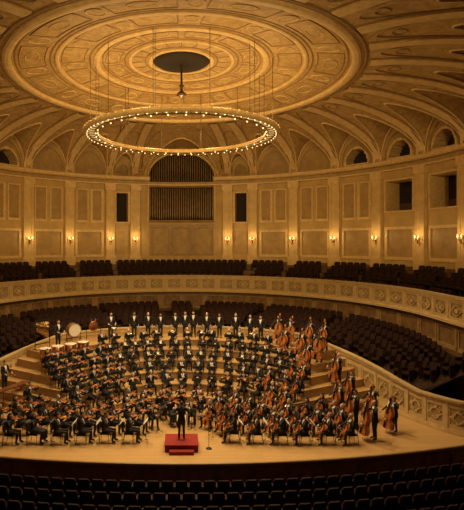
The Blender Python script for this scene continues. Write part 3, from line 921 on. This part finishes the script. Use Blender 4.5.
for sg in(-1,1):
    k='violinist' if sg<0 else 'cellist'
    arcrow(5.8,sg*90,sg*71,3,lambda p,i:k,ev); arcrow(6.9,sg*90,sg*70,3,lambda p,i:k,ev)
    arcrow(8.0,sg*90,sg*69,4,lambda p,i:k,ev)
arcrow(9.1,-90,-66,4,lambda p,i:'violinist',ev)
arcrow(6.3,-62,62,15,lambda ph,i:'violinist' if ph<-12 else ('clarinettist' if ph<24 else ('violinist' if ph<45 else 'cellist')),ev)
arcrow(7.32,-60,60,17,lambda ph,i:'violinist' if ph<-24 else ('cellist' if ph>42 else ('clarinettist','bassoonist')[i%2]))
arcrow(8.34,-58,57,20,lambda ph,i:'violinist' if ph<-30 else ('cellist' if ph>46 else ('bassoonist','clarinettist','horn_player')[i%3]))
arcrow(9.36,-56,46,20,lambda ph,i:'violinist' if ph<-34 else (('horn_player' if ph<-5 else ('bassoonist','clarinettist')[i%2]) if ph<32 else 'violinist'))
arcrow(10.38,-31,34,13,lambda ph,i:('trumpeter','horn_player','trumpeter')[i%3])
for ph in (-17,-11.5,-7,-3,.5,4.5,9,14,19,23.5,28): player('chorister',11.5,ph,chair=False,stand=False)
for r,ph in ((9.3,68),(9.2,77),(9.3,87),(10.6,66),(10.7,74),(10.7,83),(11.5,39),(11.5,34.5),(10.3,41),(10.35,47.5),(9.36,52),(11.5,45),(10.3,53),(11.4,51),(10.4,60)):
    player('bassist',r,ph,chair=False,stand=False)
co=place(LIB['conductor'][0][0],'conductor',loc=(0,21.95,ZS+.325),rot=rad(0)); place(LIB['conductor'][1],'baton',co)
place(MS,'music_stand',loc=(0,22.85,ZS),rot=0)
b=MB(); b.lathe([(.0,.03),(.13,.025),(.14,0)],M_metal,12); b.tube([(0,0,0),(0,0,1.55),(0,.25,1.7)],.011,M_metal,6); b.tube([(0,.25,1.7),(0,.36,1.72)],.02,M_metal,8)
b.obj('microphone_stand',loc=(1.25,21.7,ZS))
# percussion ---------------------------------------------------
def at(r,ph): x,y=r*sin(rad(ph)),YS+r*cos(rad(ph)); return (x,y,stz(x,y))
b=MB()
b.lathe([(.03,.22),(.15,.24),(.28,.36),(.345,.55),(.36,.78),(.375,.80),(.375,.84),(.35,.85)],M_copper,28)
b.lathe([(.0,.852),(.36,.85)],M_skinh,28); b.lathe([(.385,.80),(.385,.84)],M_chrome,28)
for i in range(8):
    a=pi*i/4; b.tube([(.39*cos(a),.39*sin(a),.86),(.39*cos(a),.39*sin(a),.66)],.01,M_chrome,5)
for i in range(3):
    a=2*pi*i/3; b.tube([(.36*cos(a),.36*sin(a),.75),(.38*cos(a),.38*sin(a),.06)],.018,M_metal,6); b.tube([(.0,0,.2),(.38*cos(a),.38*sin(a),.06)],.015,M_metal,6)
TI=b.mesh('timpani')
for r,ph in ((10.2,-38),(10.2,-43),(10.2,-48),(10.2,-53)): place(TI,'timpani',loc=at(r,ph),rot=pi-rad(ph))
player('percussionist',11.05,-45.5,chair=False,stand=False)
b=MB()
M=Matrix.Translation((0,0,.95))@Matrix.Rotation(rad(90),4,'X')
b.lathe([(.40,-.2),(.42,-.2),(.42,.2),(.40,.2)],M_rosew,36,M); b.lathe([(0,.205),(.41,.205)],M_skinh,36,M); b.lathe([(.41,-.205),(0,-.205)],M_skinh,36,M)
for s_ in(-.2,.2): b.lathe([(.43,s_-.03),(.445,s_-.03),(.445,s_+.03),(.43,s_+.03)],M_wood3,36,M)
for x in(-.5,.5): b.tube([(x,0,.95),(x,0,.4),(x*.9,-.25,.02)],.02,M_metal,6); b.tube([(x,0,.4),(x*.9,.25,.02)],.02,M_metal,6)
b.tube([(-.5,0,.42),(.5,0,.42)],.02,M_metal,6)
b.obj('bass_drum',loc=at(11.6,-38),rot=pi-rad(-38))
b=MB()
b.lathe([(0,.03),(.12,.045),(.28,.035),(.33,.0),(.33,-.02),(.28,-.01),(0,.0)],M_copper,36,Matrix.Translation((0,0,1.05))@Matrix.Rotation(rad(90),4,'X'))
b.tube([(-.5,0,0.03),(-.5,0,1.55),(.5,0,1.55),(.5,0,.03)],.022,M_metal,8)
for x in(-.5,.5): b.tube([(x,-.28,.03),(x,.28,.03)],.022,M_metal,8)
for x in(-.15,.15): b.tube([(x,0,1.35),(x,0,1.55)],.006,M_shirt,5)
b.obj('tam_tam',loc=at(11.6,-31),rot=pi-rad(-31))
b=MB()
for k in range(22):
    x=-.95+k*.09; l=.42-.010*k; b.box((x,-.06,.9),(.07,l,.022),M_rosew); b.tube([(x,-.06,.86),(x,-.06,.40+.018*k)],.024,M_brass,8)
    if k%7 not in(2,6): b.box((x+.045,.30-.004*k,.92),(.06,.30-.006*k,.022),M_rosew)
b.box((0,.14,.84),(2.1,.03,.05),M_wood); b.box((0,-.25,.84),(2.1,.03,.05),M_wood)
for x in(-1.03,1.03):
    b.box((x,.04,.82),(.05,.66,.07),M_wood)
    for y in(-.22,.3): b.tube([(x,y,.8),(x,y,.04)],.022,M_metal,6); b.sphere((x,y,.035),.035,M_metal,8,6)
    b.tube([(x,-.22,.25),(x,.3,.25)],.018,M_metal,6)
MA=b.mesh('marimba')
place(MA,'marimba',loc=at(10.6,-64),rot=pi-rad(-64)); player('percussionist',11.3,-64,chair=False,stand=False,jit=0)
place(MA,'marimba',loc=at(10.4,-77),rot=pi-rad(-77)); player('percussionist',11.1,-77,chair=False,stand=False,jit=0)
b=MB()
for k in range(12): b.tube([(-.42+.075*k,0,1.72),(-.42+.075*k,0,.6+.05*k)],.019,M_brass,8)
for x in(-.52,.52): b.tube([(x,0,.05),(x,0,1.85)],.025,M_metal,8); b.tube([(x,-.3,.04),(x,.3,.04)],.025,M_metal,8)
b.box((0,0,1.80),(1.1,.10,.07),M_metal); b.box((0,0,.35),(1.04,.05,.05),M_metal)
b.obj('tubular_bells',loc=at(11.7,-48.7),rot=pi-rad(-48.7))
b=MB()
b.lathe([(.18,.78),(.185,.92),(.17,.92)],M_chrome,24); b.lathe([(0,.92),(.18,.921)],M_skinh,24); b.lathe([(.18,.78),(0,.779)],M_skinh,24)
for i in range(3):
    a=2*pi*i/3; b.tube([(0,0,.55),(.17*cos(a),.17*sin(a),.78)],.01,M_metal,6); b.tube([(0,0,.35),(.26*cos(a),.26*sin(a),.01)],.01,M_metal,6)
b.tube([(0,0,.3),(0,0,.6)],.014,M_metal,6)
SD=b.mesh('snare_drum')
place(SD,'snare_drum',loc=at(11.15,-24.5),rot=0)
player('percussionist',11.75,-24,chair=False,stand=False)
# lift so that the hall floor is at z=0
for o in list(sc.objects):
    if o.parent is None: o.location.z+=10.4
w=bpy.data.worlds.new('World'); sc.world=w; w.use_nodes=True
w.node_tree.nodes['Background'].inputs[0].default_value=(1,.6,.25,1); w.node_tree.nodes['Background'].inputs[1].default_value=.0
cam=bpy.data.cameras.new('camera'); co_=bpy.data.objects.new('camera',cam); sc.collection.objects.link(co_)
co_.location=(0,0,10.4); co_.rotation_euler=(rad(90),0,0)
cam.sensor_fit='HORIZONTAL'; cam.sensor_width=36; cam.lens=475/464*36
cam.shift_x=(232-181.5)/464; cam.shift_y=-12/464; cam.clip_end=200; cam.clip_start=.1
sc.camera=co_
sc.view_settings.view_transform='Standard'
sc.view_settings.look='None'
